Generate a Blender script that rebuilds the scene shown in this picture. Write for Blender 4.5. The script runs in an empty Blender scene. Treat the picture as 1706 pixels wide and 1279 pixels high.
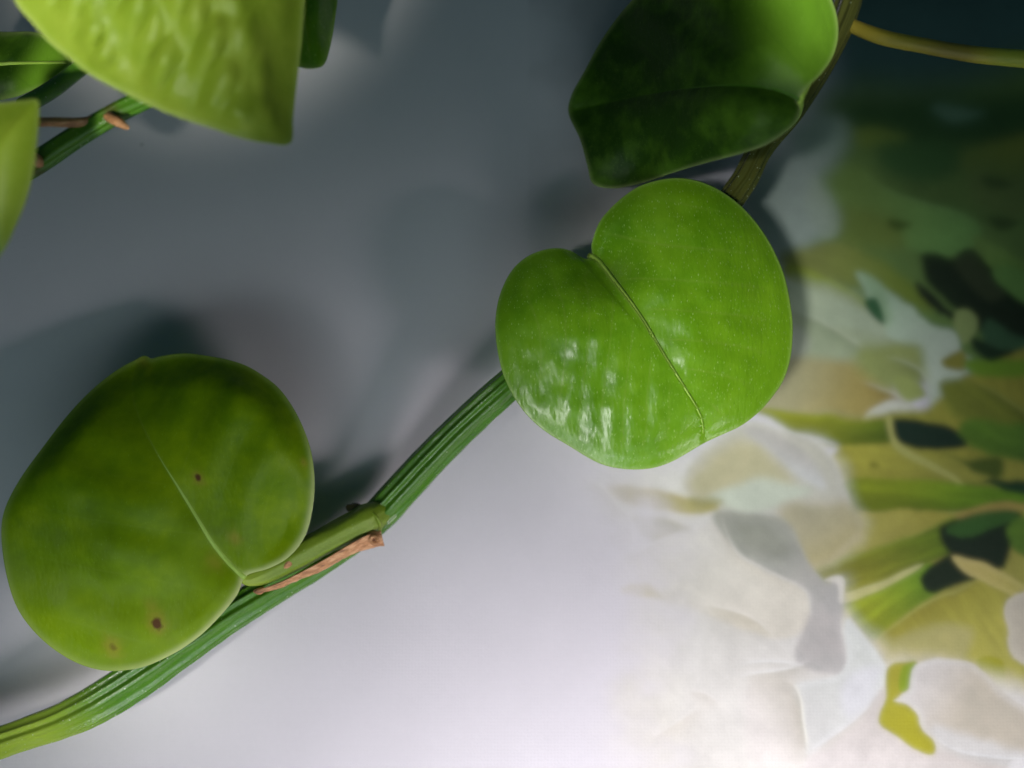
import bpy, math
import numpy as np
from mathutils import Vector, Matrix

S = bpy.context.scene
COL = S.collection
# ------------------------------------------------------------------ camera
W, H = 1706.0, 1279.0
HFOV = math.radians(60)
FPX = (W / 2) / math.tan(HFOV / 2)
PITCH = math.radians(8)
CAM = np.array([0.0, -0.208, -0.029])
cam = bpy.data.cameras.new('camera')
cam.sensor_width = 36
cam.lens = 18 / math.tan(HFOV / 2)
cam.clip_start = 0.005
cam.clip_end = 20
camo = bpy.data.objects.new('camera', cam)
COL.objects.link(camo)
camo.location = CAM
camo.rotation_euler = (math.radians(90) + PITCH, 0, 0)
S.camera = camo
cam.dof.use_dof = True
cam.dof.focus_distance = 0.182
cam.dof.aperture_fstop = 5.6
# ------------------------------------------------------------------ light
world = bpy.data.worlds.new('World')
S.world = world
world.use_nodes = True
bg = world.node_tree.nodes['Background']
bg.inputs[0].default_value = (0.34, 0.78, 0.88, 1)
bg.inputs[1].default_value = 0.042


def aim(o, target):
    d = Vector(target) - o.location
    o.rotation_euler = d.to_track_quat('-Z', 'Y').to_euler()


def spot(name, loc, target, watt, col, size_deg, blend, radius):
    l = bpy.data.lights.new(name, 'SPOT')
    l.energy = watt
    l.color = col
    l.spot_size = math.radians(size_deg)
    l.spot_blend = blend
    l.shadow_soft_size = radius
    o = bpy.data.objects.new(name, l)
    COL.objects.link(o)
    o.location = loc
    aim(o, target)
    return o


def area(name, loc, target, watt, col, sx, sy):
    l = bpy.data.lights.new(name, 'AREA')
    l.shape = 'RECTANGLE'
    l.size = sx
    l.size_y = sy
    l.energy = watt
    l.color = col
    o = bpy.data.objects.new(name, l)
    COL.objects.link(o)
    o.location = loc
    aim(o, target)
    return o


spot('window_key_light', (0.27, -0.235, -0.285), (0.065, 0, -0.176), 17.5, (1.0, 0.93, 0.95), 37, 1.0, 0.10)
spot('low_fill_spot', (-0.06, -0.30, -0.36), (0.035, 0, -0.178), 11.5, (1.0, 0.93, 0.96), 40, 1.0, 0.09)  # added second key from low down, softens the shadows of the first
spot('pale_leaf_spot', (-0.10, -0.42, -0.22), (-0.080, -0.072, 0.077), 54, (1.0, 1.0, 0.86), 7.3, 1.0, 0.04)  # narrow spot added to brighten the large pale leaf alone
spot('leaf_shoulder_spot', (0.10, -0.42, -0.20), (0.061, -0.055, 0.070), 21, (1.0, 1.0, 0.9), 5.0, 1.0, 0.01)  # tight spot added only for the shoulder of the shaded leaf
spot('front_leaf_spot', (-0.14, -0.42, -0.13), (0.042, -0.035, -0.002), 14, (1.0, 1.0, 0.94), 8.5, 1.0, 0.035)  # added spot, lights the front leaf alone and makes its gloss
spot('lower_stem_spot', (-0.205, -0.42, -0.13), (-0.085, -0.012, -0.064), 4.4, (1.0, 1.0, 0.9), 7.5, 1.0, 0.022)  # extra spot added for a highlight streak on the lower stem
soft_fill = area('soft_fill_light', (-0.03, -0.25, -0.25), (0.0, 0, -0.06), 0.105, (0.78, 1.0, 1.0), 0.26, 0.16)  # added teal fill that lifts the shaded wall
soft_fill.data.spread = math.radians(110)

S.render.engine = 'CYCLES'
S.cycles.use_denoising = True
S.cycles.max_bounces = 6
S.view_settings.view_transform = 'Standard'
S.view_settings.look = 'None'
S.view_settings.exposure = 0
S.view_settings.gamma = 1

# ------------------------------------------------------------------ helpers
CP, SP = math.cos(PITCH), math.sin(PITCH)


def P(px, py, h):
    """photo pixel + height above the wall (m) -> world points (the wall is the plane y = 0)"""
    px, py, h = np.broadcast_arrays(np.asarray(px, float), np.asarray(py, float), np.asarray(h, float))
    cx, cy = (px - W / 2) / FPX, -(py - H / 2) / FPX
    d = np.stack([cx, CP - cy * SP, SP + cy * CP], -1)
    t = (-h - CAM[1]) / d[..., 1]
    return CAM + d * t[..., None]


def pix_size(px, py, h):
    p = P(px, py, h)
    dep = (p[..., 1] - CAM[1]) * CP + (p[..., 2] - CAM[2]) * SP
    return dep / FPX


def catmull(pts, n, closed=False):
    pts = np.asarray(pts, float)
    m = len(pts)
    segs = m if closed else m - 1
    L = np.linalg.norm((np.roll(pts, -1, 0) - pts)[:segs, :2], axis=1)
    c = np.concatenate([[0], np.cumsum(L)])
    u = np.linspace(0, c[-1], n, endpoint=not closed)
    k = np.clip(np.searchsorted(c, u, side='right') - 1, 0, segs - 1)
    t = ((u - c[k]) / np.maximum(L[k], 1e-9))[:, None]

    def g(i):
        return pts[i % m] if closed else pts[np.clip(i, 0, m - 1)]
    p0, p1, p2, p3 = g(k - 1), g(k), g(k + 1), g(k + 2)
    return 0.5 * (2 * p1 + (p2 - p0) * t + (2 * p0 - 5 * p1 + 4 * p2 - p3) * t ** 2 + (3 * p1 - p0 - 3 * p2 + p3) * t ** 3)


def smooth(a, b, x):
    t = np.clip((x - a) / (b - a), 0, 1)
    return t * t * (3 - 2 * t)


def vnoise(x, y, seed=0):
    def hsh(i, j):
        n = np.sin(i * 127.1 + j * 311.7 + seed * 74.7) * 43758.5453
        return n - np.floor(n)
    i, j = np.floor(x), np.floor(y)
    f, g = x - i, y - j
    f, g = f * f * (3 - 2 * f), g * g * (3 - 2 * g)
    a = hsh(i, j) * (1 - f) + hsh(i + 1, j) * f
    b = hsh(i, j + 1) * (1 - f) + hsh(i + 1, j + 1) * f
    return a * (1 - g) + b * g


def fbm(x, y, o=4, seed=0):
    s, a, t = 0, 1, 0
    for k in range(o):
        s = s + a * vnoise(x * 2 ** k, y * 2 ** k, seed + k * 13)
        t += a
        a *= 0.5
    return s / t


def mesh_obj(name, verts, faces, mat, parent=None, smooth_shade=True):
    me = bpy.data.meshes.new(name)
    me.from_pydata([tuple(v) for v in np.asarray(verts).tolist()], [], faces if isinstance(faces, list) else faces.tolist())
    me.update()
    if smooth_shade:
        me.polygons.foreach_set('use_smooth', [True] * len(me.polygons))
    me.materials.append(mat)
    o = bpy.data.objects.new(name, me)
    COL.objects.link(o)
    if parent is not None:
        o.parent = parent
        o.matrix_parent_inverse = parent.matrix_world.inverted() if parent.type != 'EMPTY' else Matrix.Translation(-Vector(parent.location))
    return o


def attr(o, name, vals):
    a = o.data.attributes.new(name, 'FLOAT', 'POINT')
    a.data.foreach_set('value', np.asarray(vals, np.float32))


def empty(name, loc, label, cat):
    o = bpy.data.objects.new(name, None)
    o.empty_display_size = 0.01
    COL.objects.link(o)
    o.location = tuple(loc)
    o['label'] = label
    o['category'] = cat
    return o


# ------------------------------------------------------------------ materials
class N:
    def __init__(self, name):
        self.m = bpy.data.materials.new(name)
        self.m.use_nodes = True
        self.t = self.m.node_tree
        self.b = self.t.nodes['Principled BSDF']
        self.out = self.t.nodes['Material Output']

    def n(self, kind, **kw):
        x = self.t.nodes.new(kind)
        for k, v in kw.items():
            if k.startswith('i_'):
                key = k[2:]
                x.inputs[int(key) if key.isdigit() else key.replace('_', ' ')].default_value = v
            else:
                setattr(x, k, v)
        return x

    def l(self, a, b):
        self.t.links.new(a, b)

    def math(self, op, a, b=None, c=None, clamp=False):
        x = self.n('ShaderNodeMath', operation=op, use_clamp=clamp)
        for i, v in enumerate((a, b, c)):
            if v is None:
                continue
            if isinstance(v, (int, float)):
                x.inputs[i].default_value = v
            else:
                self.l(v, x.inputs[i])
        return x.outputs[0]

    def mix(self, f, a, b, blend='MIX'):
        x = self.n('ShaderNodeMix', data_type='RGBA', blend_type=blend)
        for s, v in ((x.inputs[0], f), (x.inputs[6], a), (x.inputs[7], b)):
            if isinstance(v, (int, float)):
                s.default_value = v
            elif isinstance(v, tuple):
                s.default_value = v + (1,) if len(v) == 3 else v
            else:
                self.l(v, s)
        return x.outputs[2]

    def at(self, name):
        return self.n('ShaderNodeAttribute', attribute_name=name).outputs['Fac']

    def coord(self, rot=(0, 0, 0), scale=(1, 1, 1)):
        tc = self.n('ShaderNodeTexCoord')
        mp = self.n('ShaderNodeMapping')
        mp.inputs['Rotation'].default_value = rot
        mp.inputs['Scale'].default_value = scale
        self.l(tc.outputs['Object'], mp.inputs[0])
        return mp.outputs[0]

    def noise(self, vec, scale, detail=4, rough=0.5):
        x = self.n('ShaderNodeTexNoise')
        x.inputs['Scale'].default_value = scale
        x.inputs['Detail'].default_value = detail
        x.inputs['Roughness'].default_value = rough
        self.l(vec, x.inputs['Vector'])
        return x.outputs['Fac']

    def ramp(self, f, stops):
        x = self.n('ShaderNodeValToRGB')
        e = x.color_ramp.elements
        e[0].position, e[0].color = stops[0][0], tuple(stops[0][1]) + (1,)
        e[1].position, e[1].color = stops[-1][0], tuple(stops[-1][1]) + (1,)
        for p, c in stops[1:-1]:
            q = e.new(p)
            q.color = tuple(c) + (1,)
        self.l(f, x.inputs[0])
        return x.outputs[0]

    def bump(self, hgt, dist, strength=1.0, normal=None):
        x = self.n('ShaderNodeBump')
        x.inputs['Strength'].default_value = strength
        x.inputs['Distance'].default_value = dist
        self.l(hgt, x.inputs['Height'])
        if normal is not None:
            self.l(normal, x.inputs['Normal'])
        return x.outputs[0]


def wall_bump(k, vec):
    """woven canvas grain with faint plaster unevenness"""
    w1 = k.n('ShaderNodeTexWave', wave_type='BANDS', bands_direction='X')
    w1.inputs['Scale'].default_value = 420
    w1.inputs['Distortion'].default_value = 5
    w1.inputs['Detail Scale'].default_value = 3
    k.l(vec, w1.inputs['Vector'])
    w2 = k.n('ShaderNodeTexWave', wave_type='BANDS', bands_direction='Z')
    w2.inputs['Scale'].default_value = 420
    w2.inputs['Distortion'].default_value = 5
    w2.inputs['Detail Scale'].default_value = 3
    k.l(vec, w2.inputs['Vector'])
    s = k.math('ADD', w1.outputs['Fac'], w2.outputs['Fac'])
    g = k.noise(vec, 900, 3, 0.6)
    f = k.math('MULTIPLY_ADD', g, 1.6, s)
    big = k.noise(vec, 90, 3, 0.55)
    n1 = k.bump(big, 0.0006, 0.35)
    return k.bump(f, 0.00005, 0.36, n1)


WALL_RGB = (0.64, 0.61, 0.66)


def wall_color(k, v):
    n1 = k.noise(v, 40, 4)
    n2 = k.noise(v, 700, 3, 0.7)
    c = k.mix(n1, tuple(x * 0.94 for x in WALL_RGB), tuple(min(1, x * 1.05) for x in WALL_RGB))
    c = k.mix(k.math('MULTIPLY', n2, 0.22), c, (0.50, 0.48, 0.53))
    # sparse tiny pits
    vo = k.n('ShaderNodeTexVoronoi', i_Scale=70.0)
    k.l(v, vo.inputs['Vector'])
    pit = k.math('LESS_THAN', vo.outputs['Distance'], k.math('MULTIPLY', n2, 0.075))
    vr = k.n('ShaderNodeSeparateColor')
    k.l(vo.outputs['Color'], vr.inputs[0])
    pit = k.math('MULTIPLY', pit, k.math('GREATER_THAN', vr.outputs[0], 0.55))
    c = k.mix(k.math('MULTIPLY', pit, 0.55), c, (0.16, 0.15, 0.17))
    return c


def wall_material():
    k = N('canvas_wallpaper')
    v = k.coord()
    k.l(wall_color(k, v), k.b.inputs['Base Color'])
    k.b.inputs['Roughness'].default_value = 0.7
    k.b.inputs['Specular IOR Level'].default_value = 0.25
    k.l(wall_bump(k, v), k.b.inputs['Normal'])
    return k.m


def print_material():
    k = N('printed_canvas')
    v = k.coord()
    ca = k.n('ShaderNodeVertexColor', layer_name='ink')
    n2 = k.noise(v, 700, 3, 0.7)
    n3 = k.noise(v, 1800, 2, 0.6)
    c = k.mix(k.math('MULTIPLY', n2, 0.015), ca.outputs['Color'], (0.50, 0.48, 0.50))
    c = k.mix(0.35, c, k.mix(k.math('MULTIPLY_ADD', n3, 1.3, -0.15, clamp=True), (0.72, 0.72, 0.72), (1, 1, 1)), 'MULTIPLY')
    c = k.mix(k.at('printed'), wall_color(k, v), c)
    k.l(c, k.b.inputs['Base Color'])
    k.b.inputs['Roughness'].default_value = 0.7
    k.b.inputs['Specular IOR Level'].default_value = 0.25
    k.l(wall_bump(k, v), k.b.inputs['Normal'])
    return k.m


def leaf_material(name, dark, mid, light, rough=0.34, speck=0.5, trans=0.22, rot=0.0, rimk=0.2, spec=0.36, hi=0.75, latk=0.45, veincol=(0.30, 0.42, 0.07)):
    k = N(name)
    v = k.coord()
    vs = k.coord(rot=(0, rot, 0), scale=(1, 1, 0.38))
    n1 = k.noise(v, 55, 4, 0.55)
    n2 = k.noise(v, 260, 4, 0.6)
    c = k.ramp(k.math('MULTIPLY_ADD', n2, 0.35, k.math('MULTIPLY', n1, 0.75)), [(0.32, dark), (0.52, mid), (hi, light)])
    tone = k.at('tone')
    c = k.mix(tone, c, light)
    # fine pale dots (stomata / crystals)
    vo = k.n('ShaderNodeTexVoronoi', i_Scale=2700.0)
    k.l(vs, vo.inputs['Vector'])
    sc = k.n('ShaderNodeSeparateColor')
    k.l(vo.outputs['Color'], sc.inputs[0])
    dot = k.math('MULTIPLY', k.math('LESS_THAN', vo.outputs['Distance'], k.math('MULTIPLY_ADD', sc.outputs[2], 0.18, 0.12)), k.math('GREATER_THAN', sc.outputs[0], 0.15))
    dot = k.math('MULTIPLY', dot, k.math('MULTIPLY', sc.outputs[1], speck))
    c = k.mix(dot, c, (0.40, 0.62, 0.16))
    # lateral veins and midrib flank
    c = k.mix(k.math('MULTIPLY', k.at('lateral'), latk), c, veincol)
    c = k.mix(k.math('MULTIPLY', k.at('vein'), 0.85), c, veincol)
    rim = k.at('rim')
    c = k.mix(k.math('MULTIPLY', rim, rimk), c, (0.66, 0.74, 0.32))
    bl = k.at('blemish')
    halo = k.math('MULTIPLY', bl, 2.2, clamp=True)
    c = k.mix(k.math('MULTIPLY', halo, 0.6), c, (0.36, 0.32, 0.04))
    core = k.math('MULTIPLY_ADD', k.math('MULTIPLY_ADD', n2, 0.5, bl), 4.0, -3.0, clamp=True)
    c = k.mix(core, c, (0.13, 0.055, 0.02))
    k.l(c, k.b.inputs['Base Color'])
    k.l(k.math('MULTIPLY_ADD', n2, 0.16, rough - 0.08), k.b.inputs['Roughness'])
    k.b.inputs['Specular IOR Level'].default_value = spec
    vo2 = k.n('ShaderNodeTexVoronoi', i_Scale=1500.0, feature='SMOOTH_F1')
    k.l(vs, vo2.inputs['Vector'])
    hh = k.math('MULTIPLY_ADD', k.noise(vs, 600, 3, 0.6), 1.2, vo2.outputs['Distance'])
    nrm = k.bump(hh, 0.00008, 0.75)
    nrm = k.bump(k.noise(v, 120, 3, 0.5), 0.0004, 0.35, nrm)
    k.l(nrm, k.b.inputs['Normal'])
    tr = k.n('ShaderNodeBsdfTranslucent')
    k.l(k.mix(0.5, c, (0.55, 0.75, 0.05), 'MULTIPLY'), tr.inputs['Color'])
    k.l(nrm, tr.inputs['Normal'])
    mx = k.n('ShaderNodeMixShader')
    mx.inputs[0].default_value = trans
    k.l(k.b.outputs[0], mx.inputs[1])
    k.l(tr.outputs[0], mx.inputs[2])
    k.l(mx.outputs[0], k.out.inputs[0])
    return k.m


def stem_material(name, dark, light, rough=0.38, speck=0.35):
    k = N(name)
    v = k.coord()
    u = k.at('along')
    t = k.at('around')
    cv = k.n('ShaderNodeCombineXYZ')
    k.l(k.math('MULTIPLY', u, 18.0), cv.inputs[0])
    k.l(k.math('MULTIPLY', t, 40.0), cv.inputs[1])
    st = k.noise(cv.outputs[0], 1.0, 3, 0.6)
    n1 = k.noise(v, 160, 4, 0.6)
    c = k.mix(k.math('MULTIPLY_ADD', st, 0.8, k.math('MULTIPLY_ADD', n1, 0.7, -0.3), clamp=True), dark, light)
    tip = k.at('tone')
    c = k.mix(tip, c, (0.33, 0.44, 0.04))
    br = k.at('brown')
    c = k.mix(k.math('MULTIPLY', br, 0.9), c, (0.085, 0.055, 0.02))
    vo = k.n('ShaderNodeTexVoronoi', i_Scale=1300.0)
    k.l(v, vo.inputs['Vector'])
    sc = k.n('ShaderNodeSeparateColor')
    k.l(vo.outputs['Color'], sc.inputs[0])
    dot = k.math('MULTIPLY', k.math('LESS_THAN', vo.outputs['Distance'], k.math('MULTIPLY', sc.outputs[2], 0.26)), k.math('GREATER_THAN', sc.outputs[0], 0.6))
    ridge = k.at('ridge')
    dot = k.math('MULTIPLY', dot, k.math('MULTIPLY', k.math('MULTIPLY_ADD', ridge, 0.75, 0.03), speck))
    c = k.mix(dot, c, (0.55, 0.66, 0.42))
    k.l(c, k.b.inputs['Base Color'])
    k.b.inputs['Roughness'].default_value = rough
    k.b.inputs['Specular IOR Level'].default_value = 0.5
    nrm = k.bump(k.noise(v, 1100, 3, 0.6), 0.00012, 0.6)
    nrm = k.bump(st, 0.00012, 0.5, nrm)
    k.l(nrm, k.b.inputs['Normal'])
    return k.m


def dry_material():
    k = N('dry_sheath')
    v = k.coord(rot=(0, math.radians(-31), 0), scale=(0.12, 1, 1))
    n = k.noise(v, 900, 4, 0.65)
    n2 = k.noise(k.coord(), 300, 3)
    c = k.ramp(n, [(0.33, (0.16, 0.06, 0.022)), (0.5, (0.50, 0.22, 0.08)), (0.68, (0.74, 0.45, 0.25))])
    c = k.mix(k.math('MULTIPLY', n2, 0.35), c, (0.60, 0.33, 0.20))
    k.l(c, k.b.inputs['Base Color'])
    k.b.inputs['Roughness'].default_value = 0.6
    k.l(k.bump(n, 0.00008, 0.4), k.b.inputs['Normal'])
    return k.m


M_LEAF_FRONT = leaf_material('leaf_fresh', (0.075, 0.22, 0.003), (0.14, 0.34, 0.005), (0.23, 0.46, 0.012), rough=0.32, speck=0.8, rot=math.radians(-15), spec=0.55)
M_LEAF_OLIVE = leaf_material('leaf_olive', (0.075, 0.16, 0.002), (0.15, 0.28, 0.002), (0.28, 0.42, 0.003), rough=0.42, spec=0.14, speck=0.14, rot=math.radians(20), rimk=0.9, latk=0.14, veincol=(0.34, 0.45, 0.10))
M_LEAF_PALE = leaf_material('leaf_pale', (0.15, 0.24, 0.012), (0.21, 0.31, 0.018), (0.28, 0.37, 0.035), rough=0.52, speck=0.2, trans=0.2, spec=0.4, veincol=(0.26, 0.36, 0.03))
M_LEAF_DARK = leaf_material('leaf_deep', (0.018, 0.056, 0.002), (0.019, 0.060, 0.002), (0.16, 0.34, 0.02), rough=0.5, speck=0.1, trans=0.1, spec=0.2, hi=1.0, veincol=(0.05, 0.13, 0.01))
M_STEM = stem_material('stem_ribbed', (0.035, 0.125, 0.008), (0.12, 0.29, 0.022), rough=0.20, speck=0.9)
M_PETIOLE = stem_material('petiole_smooth', (0.14, 0.23, 0.010), (0.27, 0.37, 0.025), rough=0.5, speck=0.25)
M_DRYSTEM = stem_material('petiole_yellowed', (0.34, 0.26, 0.02), (0.58, 0.46, 0.05), rough=0.5, speck=0.1)
M_RIB = stem_material('midrib_pale', (0.27, 0.45, 0.05), (0.40, 0.58, 0.10), rough=0.4, speck=0.1)
M_DRY = dry_material()


# ------------------------------------------------------------------ setting: wall and its printed flowers
def rect(name, x0, x1, z0, z1, y, mat, parent=None):
    return mesh_obj(name, [(x0, y, z0), (x1, y, z0), (x1, y, z1), (x0, y, z1)], [(0, 1, 2, 3)], mat, parent, False)


wall = rect('wall', -0.45, 0.45, -0.35, 0.38, 0.0, wall_material())
wall['kind'] = 'structure'
wall['label'] = 'pale lavender canvas wallpaper wall behind the vine'


def paint_print():
    step = 2.0
    xs = np.arange(880, 1790, step)
    ys = np.arange(-80, 1360, step)
    X, Y = np.meshgrid(xs, ys)
    C = np.empty(X.shape + (3,))
    C[:] = WALL_RGB
    # organic wobble of every drawn outline
    wx = (fbm(X / 60, Y / 60, 4, 1) - 0.5) * 22
    wy = (fbm(X / 60, Y / 60, 4, 7) - 0.5) * 22
    WX, WY = X + wx, Y + wy

    def sdf(poly, x, y):
        d = np.full(x.shape, 1e12)
        ins = np.zeros(x.shape, bool)
        m = len(poly)
        for i in range(m):
            ax, ay = poly[i]
            bx, by = poly[(i + 1) % m]
            ex, ey = bx - ax, by - ay
            t = np.clip(((x - ax) * ex + (y - ay) * ey) / (ex * ex + ey * ey + 1e-9), 0, 1)
            d = np.minimum(d, (x - ax - ex * t) ** 2 + (y - ay - ey * t) ** 2)
            cnd = ((ay > y) != (by > y)) & (x < (bx - ax) * (y - ay) / (by - ay + 1e-12) + ax)
            ins ^= cnd
        d = np.sqrt(d)
        return np.where(ins, -d, d)

    def shape(pts, col, soft=5, a=1.0, col2=None, grad=None, edge=None, wob=1.0, streak=0.0, round_=True):
        """one printed shape: outline, ink colour, optional second ink along grad=(x0,y0,x1,y1), optional pale edge"""
        nonlocal C
        pts = np.asarray(pts, float)
        if round_ and len(pts) > 3:
            pts = catmull(pts, max(24, len(pts) * 5), True)
        pad = soft + 30
        i0 = max(0, int((pts[:, 0].min() - pad - xs[0]) / step))
        i1 = int((pts[:, 0].max() + pad - xs[0]) / step) + 1
        j0 = max(0, int((pts[:, 1].min() - pad - ys[0]) / step))
        j1 = int((pts[:, 1].max() + pad - ys[0]) / step) + 1
        sl = (slice(j0, j1), slice(i0, i1))
        x, y = X[sl] + wx[sl] * wob, Y[sl] + wy[sl] * wob
        if x.size == 0:
            return
        d = sdf(pts.tolist(), x, y)
        f = 1 - smooth(-soft, soft, d)
        c = np.empty(x.shape + (3,))
        c[:] = col
        if col2 is not None:
            gx, gy = grad[2] - grad[0], grad[3] - grad[1]
            t = smooth(0, 1, ((x - grad[0]) * gx + (y - grad[1]) * gy) / (gx * gx + gy * gy))
            c = c * (1 - t[..., None]) + np.asarray(col2) * t[..., None]
            if streak:
                q = (-(x - grad[0]) * gy + (y - grad[1]) * gx) / math.hypot(gx, gy)
                r = ((x - grad[0]) * gx + (y - grad[1]) * gy) / math.hypot(gx, gy)
                c = c * (1 + streak * (fbm(q / 9, r / 90, 3, 5) - 0.5)[..., None])
        c = c * (0.90 + 0.20 * fbm(x / 45, y / 45, 3, 3)[..., None])
        if edge is not None:
            e = np.exp(-((d + 4) / 6.0) ** 2)[..., None] * 0.35
            c = c * (1 - e) + np.asarray(edge) * e
        f = (f * a)[..., None]
        C[sl] = C[sl] * (1 - f) + c * f

    def crease(pts, w, dark, light, side=1, a=0.8):
        """a printed fold: a fine pale line with a soft shade that fades out to one side"""
        nonlocal C
        p = catmull(pts, 40)
        i0, i1 = max(0, int((p[:, 0].min() - 3 * w - xs[0]) / step)), int((p[:, 0].max() + 3 * w - xs[0]) / step)
        j0, j1 = max(0, int((p[:, 1].min() - 3 * w - ys[0]) / step)), int((p[:, 1].max() + 3 * w - ys[0]) / step)
        sl = (slice(j0, j1), slice(i0, i1))
        x, y = X[sl] + wx[sl] * 0.3, Y[sl] + wy[sl] * 0.3
        best = np.full(x.shape, 1e9)
        sg = np.zeros(x.shape)
        tt = np.zeros(x.shape)
        for i in range(len(p) - 1):
            ex, ey = p[i + 1] - p[i]
            L2 = ex * ex + ey * ey
            t = np.clip(((x - p[i, 0]) * ex + (y - p[i, 1]) * ey) / L2, 0, 1)
            dx, dy = x - p[i, 0] - ex * t, y - p[i, 1] - ey * t
            d = dx * dx + dy * dy
            k = d < best
            sg = np.where(k, np.sign(ex * dy - ey * dx), sg)
            tt = np.where(k, (i + t) / (len(p) - 1), tt)
            best = np.where(k, d, best)
        d = np.sqrt(best) * sg * side
        env = np.sin(np.clip(tt, 0.02, 0.98) * math.pi) ** 0.6
        sh = np.where(d > 0, np.exp(-d / w), np.exp(-(d / 2.5) ** 2)) * env * a
        ln = np.exp(-((d + 3.5) / 2.6) ** 2) * env * a
        C[sl] = C[sl] * (1 - sh[..., None]) + np.asarray(dark) * C[sl] * sh[..., None]
        C[sl] = C[sl] * (1 - ln[..., None]) + np.asarray(light) * ln[..., None]

    WH = (0.72, 0.70, 0.62)
    # --- dark upper foliage; the topmost band is wall shade painted in teal
    shape([(1400, -200), (1800, -200), (1800, 240), (1500, 200), (1380, 160)], (0.09, 0.17, 0.15), 60)
    shape([(1390, 150), (1560, 150), (1800, 130), (1800, 700), (1620, 640), (1480, 560), (1330, 440), (1280, 330), (1330, 230)], (0.16, 0.25, 0.06), 50)
    shape([(1400, 175), (1600, 165), (1800, 165), (1800, 250), (1620, 250), (1450, 240)], (0.05, 0.12, 0.03), 26)
    shape([(1550, 182), (1600, 180), (1640, 190), (1600, 204), (1560, 200)], (0.20, 0.33, 0.20), 9)
    shape([(1420, 222), (1480, 218), (1515, 226), (1490, 240), (1435, 246)], (0.24, 0.31, 0.05), 10)
    shape([(1470, 240), (1560, 236), (1620, 260), (1580, 290), (1510, 300), (1470, 280)], (0.07, 0.16, 0.04), 16)
    shape([(1600, 262), (1660, 240), (1800, 205), (1800, 290), (1680, 290), (1610, 292)], (0.30, 0.33, 0.05), 14, col2=(0.18, 0.24, 0.05), grad=(1700, 220, 1690, 290))
    shape([(1610, 295), (1680, 292), (1800, 300), (1800, 350), (1700, 360), (1620, 330)], (0.17, 0.23, 0.06), 12)
    shape([(1630, 300), (1670, 294), (1690, 302), (1650, 312)], (0.05, 0.09, 0.02), 7)
    shape([(1650, 362), (1680, 360), (1700, 370), (1670, 380)], (0.05, 0.09, 0.02), 7)
    # long pale green leaf with a crisp upper edge
    shape([(1350, 285), (1430, 272), (1470, 305), (1540, 332), (1610, 352), (1636, 378), (1630, 400), (1590, 425), (1540, 424), (1505, 405), (1500, 380), (1440, 360), (1370, 345)], (0.22, 0.32, 0.07), 7, col2=(0.22, 0.40, 0.10), grad=(1420, 300, 1600, 380), streak=0.25, wob=0.5)
    crease([(1440, 286), (1480, 314), (1540, 333), (1600, 352), (1640, 374)], 16, (0.30, 0.35, 0.25), (0.26, 0.40, 0.13), -1, 0.75)
    shape([(1380, 350), (1470, 352), (1500, 380), (1505, 410), (1430, 412), (1385, 395)], (0.19, 0.25, 0.045), 16)
    shape([(1478, 364), (1516, 368), (1500, 380), (1482, 376)], (0.05, 0.09, 0.005), 6)
    # pale washed patch near the stem
    shape([(1240, 330), (1300, 240), (1340, 200), (1400, 205), (1402, 250), (1370, 300), (1385, 380), (1300, 430)], (0.40, 0.46, 0.40), 26)
    shape([(1320, 210), (1395, 205), (1400, 245), (1340, 255)], (0.30, 0.38, 0.28), 14, 0.8)
    shape([(1355, 290), (1385, 330), (1392, 380), (1370, 400), (1345, 350)], (0.42, 0.48, 0.37), 9, 0.7)
    # olive band and stalk running down right
    shape([(1300, 420), (1400, 405), (1470, 435), (1530, 480), (1560, 520), (1480, 500), (1400, 470), (1310, 450)], (0.28, 0.29, 0.07), 12, streak=0.3, col2=(0.20, 0.26, 0.03), grad=(1330, 430, 1530, 490))
    shape([(1310, 440), (1380, 462), (1440, 500), (1478, 534), (1462, 536), (1400, 500), (1310, 466)], (0.33, 0.38, 0.03), 4, wob=0.5)
    # near-black gaps between leaves
    shape([(1535, 428), (1555, 420), (1590, 430), (1612, 412), (1650, 440), (1668, 462), (1790, 520), (1790, 600), (1690, 585), (1650, 560), (1600, 520), (1545, 470)], (0.008, 0.022, 0.006), 6)
    shape([(1590, 440), (1615, 418), (1650, 450), (1680, 490), (1640, 500)], (0.04, 0.055, 0.02), 8)
    shape([(1530, 470), (1590, 520), (1630, 550), (1598, 540), (1545, 505)], (0.006, 0.014, 0.006), 6)
    shape([(1620, 395), (1650, 400), (1720, 440), (1790, 455), (1790, 500), (1700, 470), (1650, 440)], (0.24, 0.36, 0.08), 5, streak=0.4, col2=(0.16, 0.28, 0.05), grad=(1640, 400, 1640, 470))
    shape([(1655, 448), (1720, 455), (1790, 500), (1790, 530), (1690, 495)], (0.17, 0.32, 0.07), 4)
    shape([(1640, 530), (1700, 560), (1790, 590), (1790, 600), (1690, 598), (1640, 575)], (0.05, 0.12, 0.05), 7)
    shape([(1615, 556), (1660, 575), (1790, 610), (1790, 640), (1680, 612), (1630, 590)], (0.01, 0.035, 0.01), 6)
    # --- greyed middle petals
    shape([(1290, 480), (1370, 468), (1440, 505), (1500, 540), (1520, 600), (1450, 660), (1370, 660), (1290, 640)], (0.42, 0.46, 0.29), 14)
    shape([(1310, 470), (1380, 490), (1460, 530), (1490, 560), (1400, 545), (1320, 520)], (0.46, 0.52, 0.36), 8, 0.8)
    shape([(1280, 560), (1330, 550), (1350, 580), (1320, 610), (1270, 600)], (0.52, 0.54, 0.42), 10, 0.8)
    crease([(1320, 520), (1380, 545), (1440, 590), (1470, 640)], 18, (0.66, 0.66, 0.55), (0.55, 0.58, 0.42), 1, 0.6)
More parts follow.
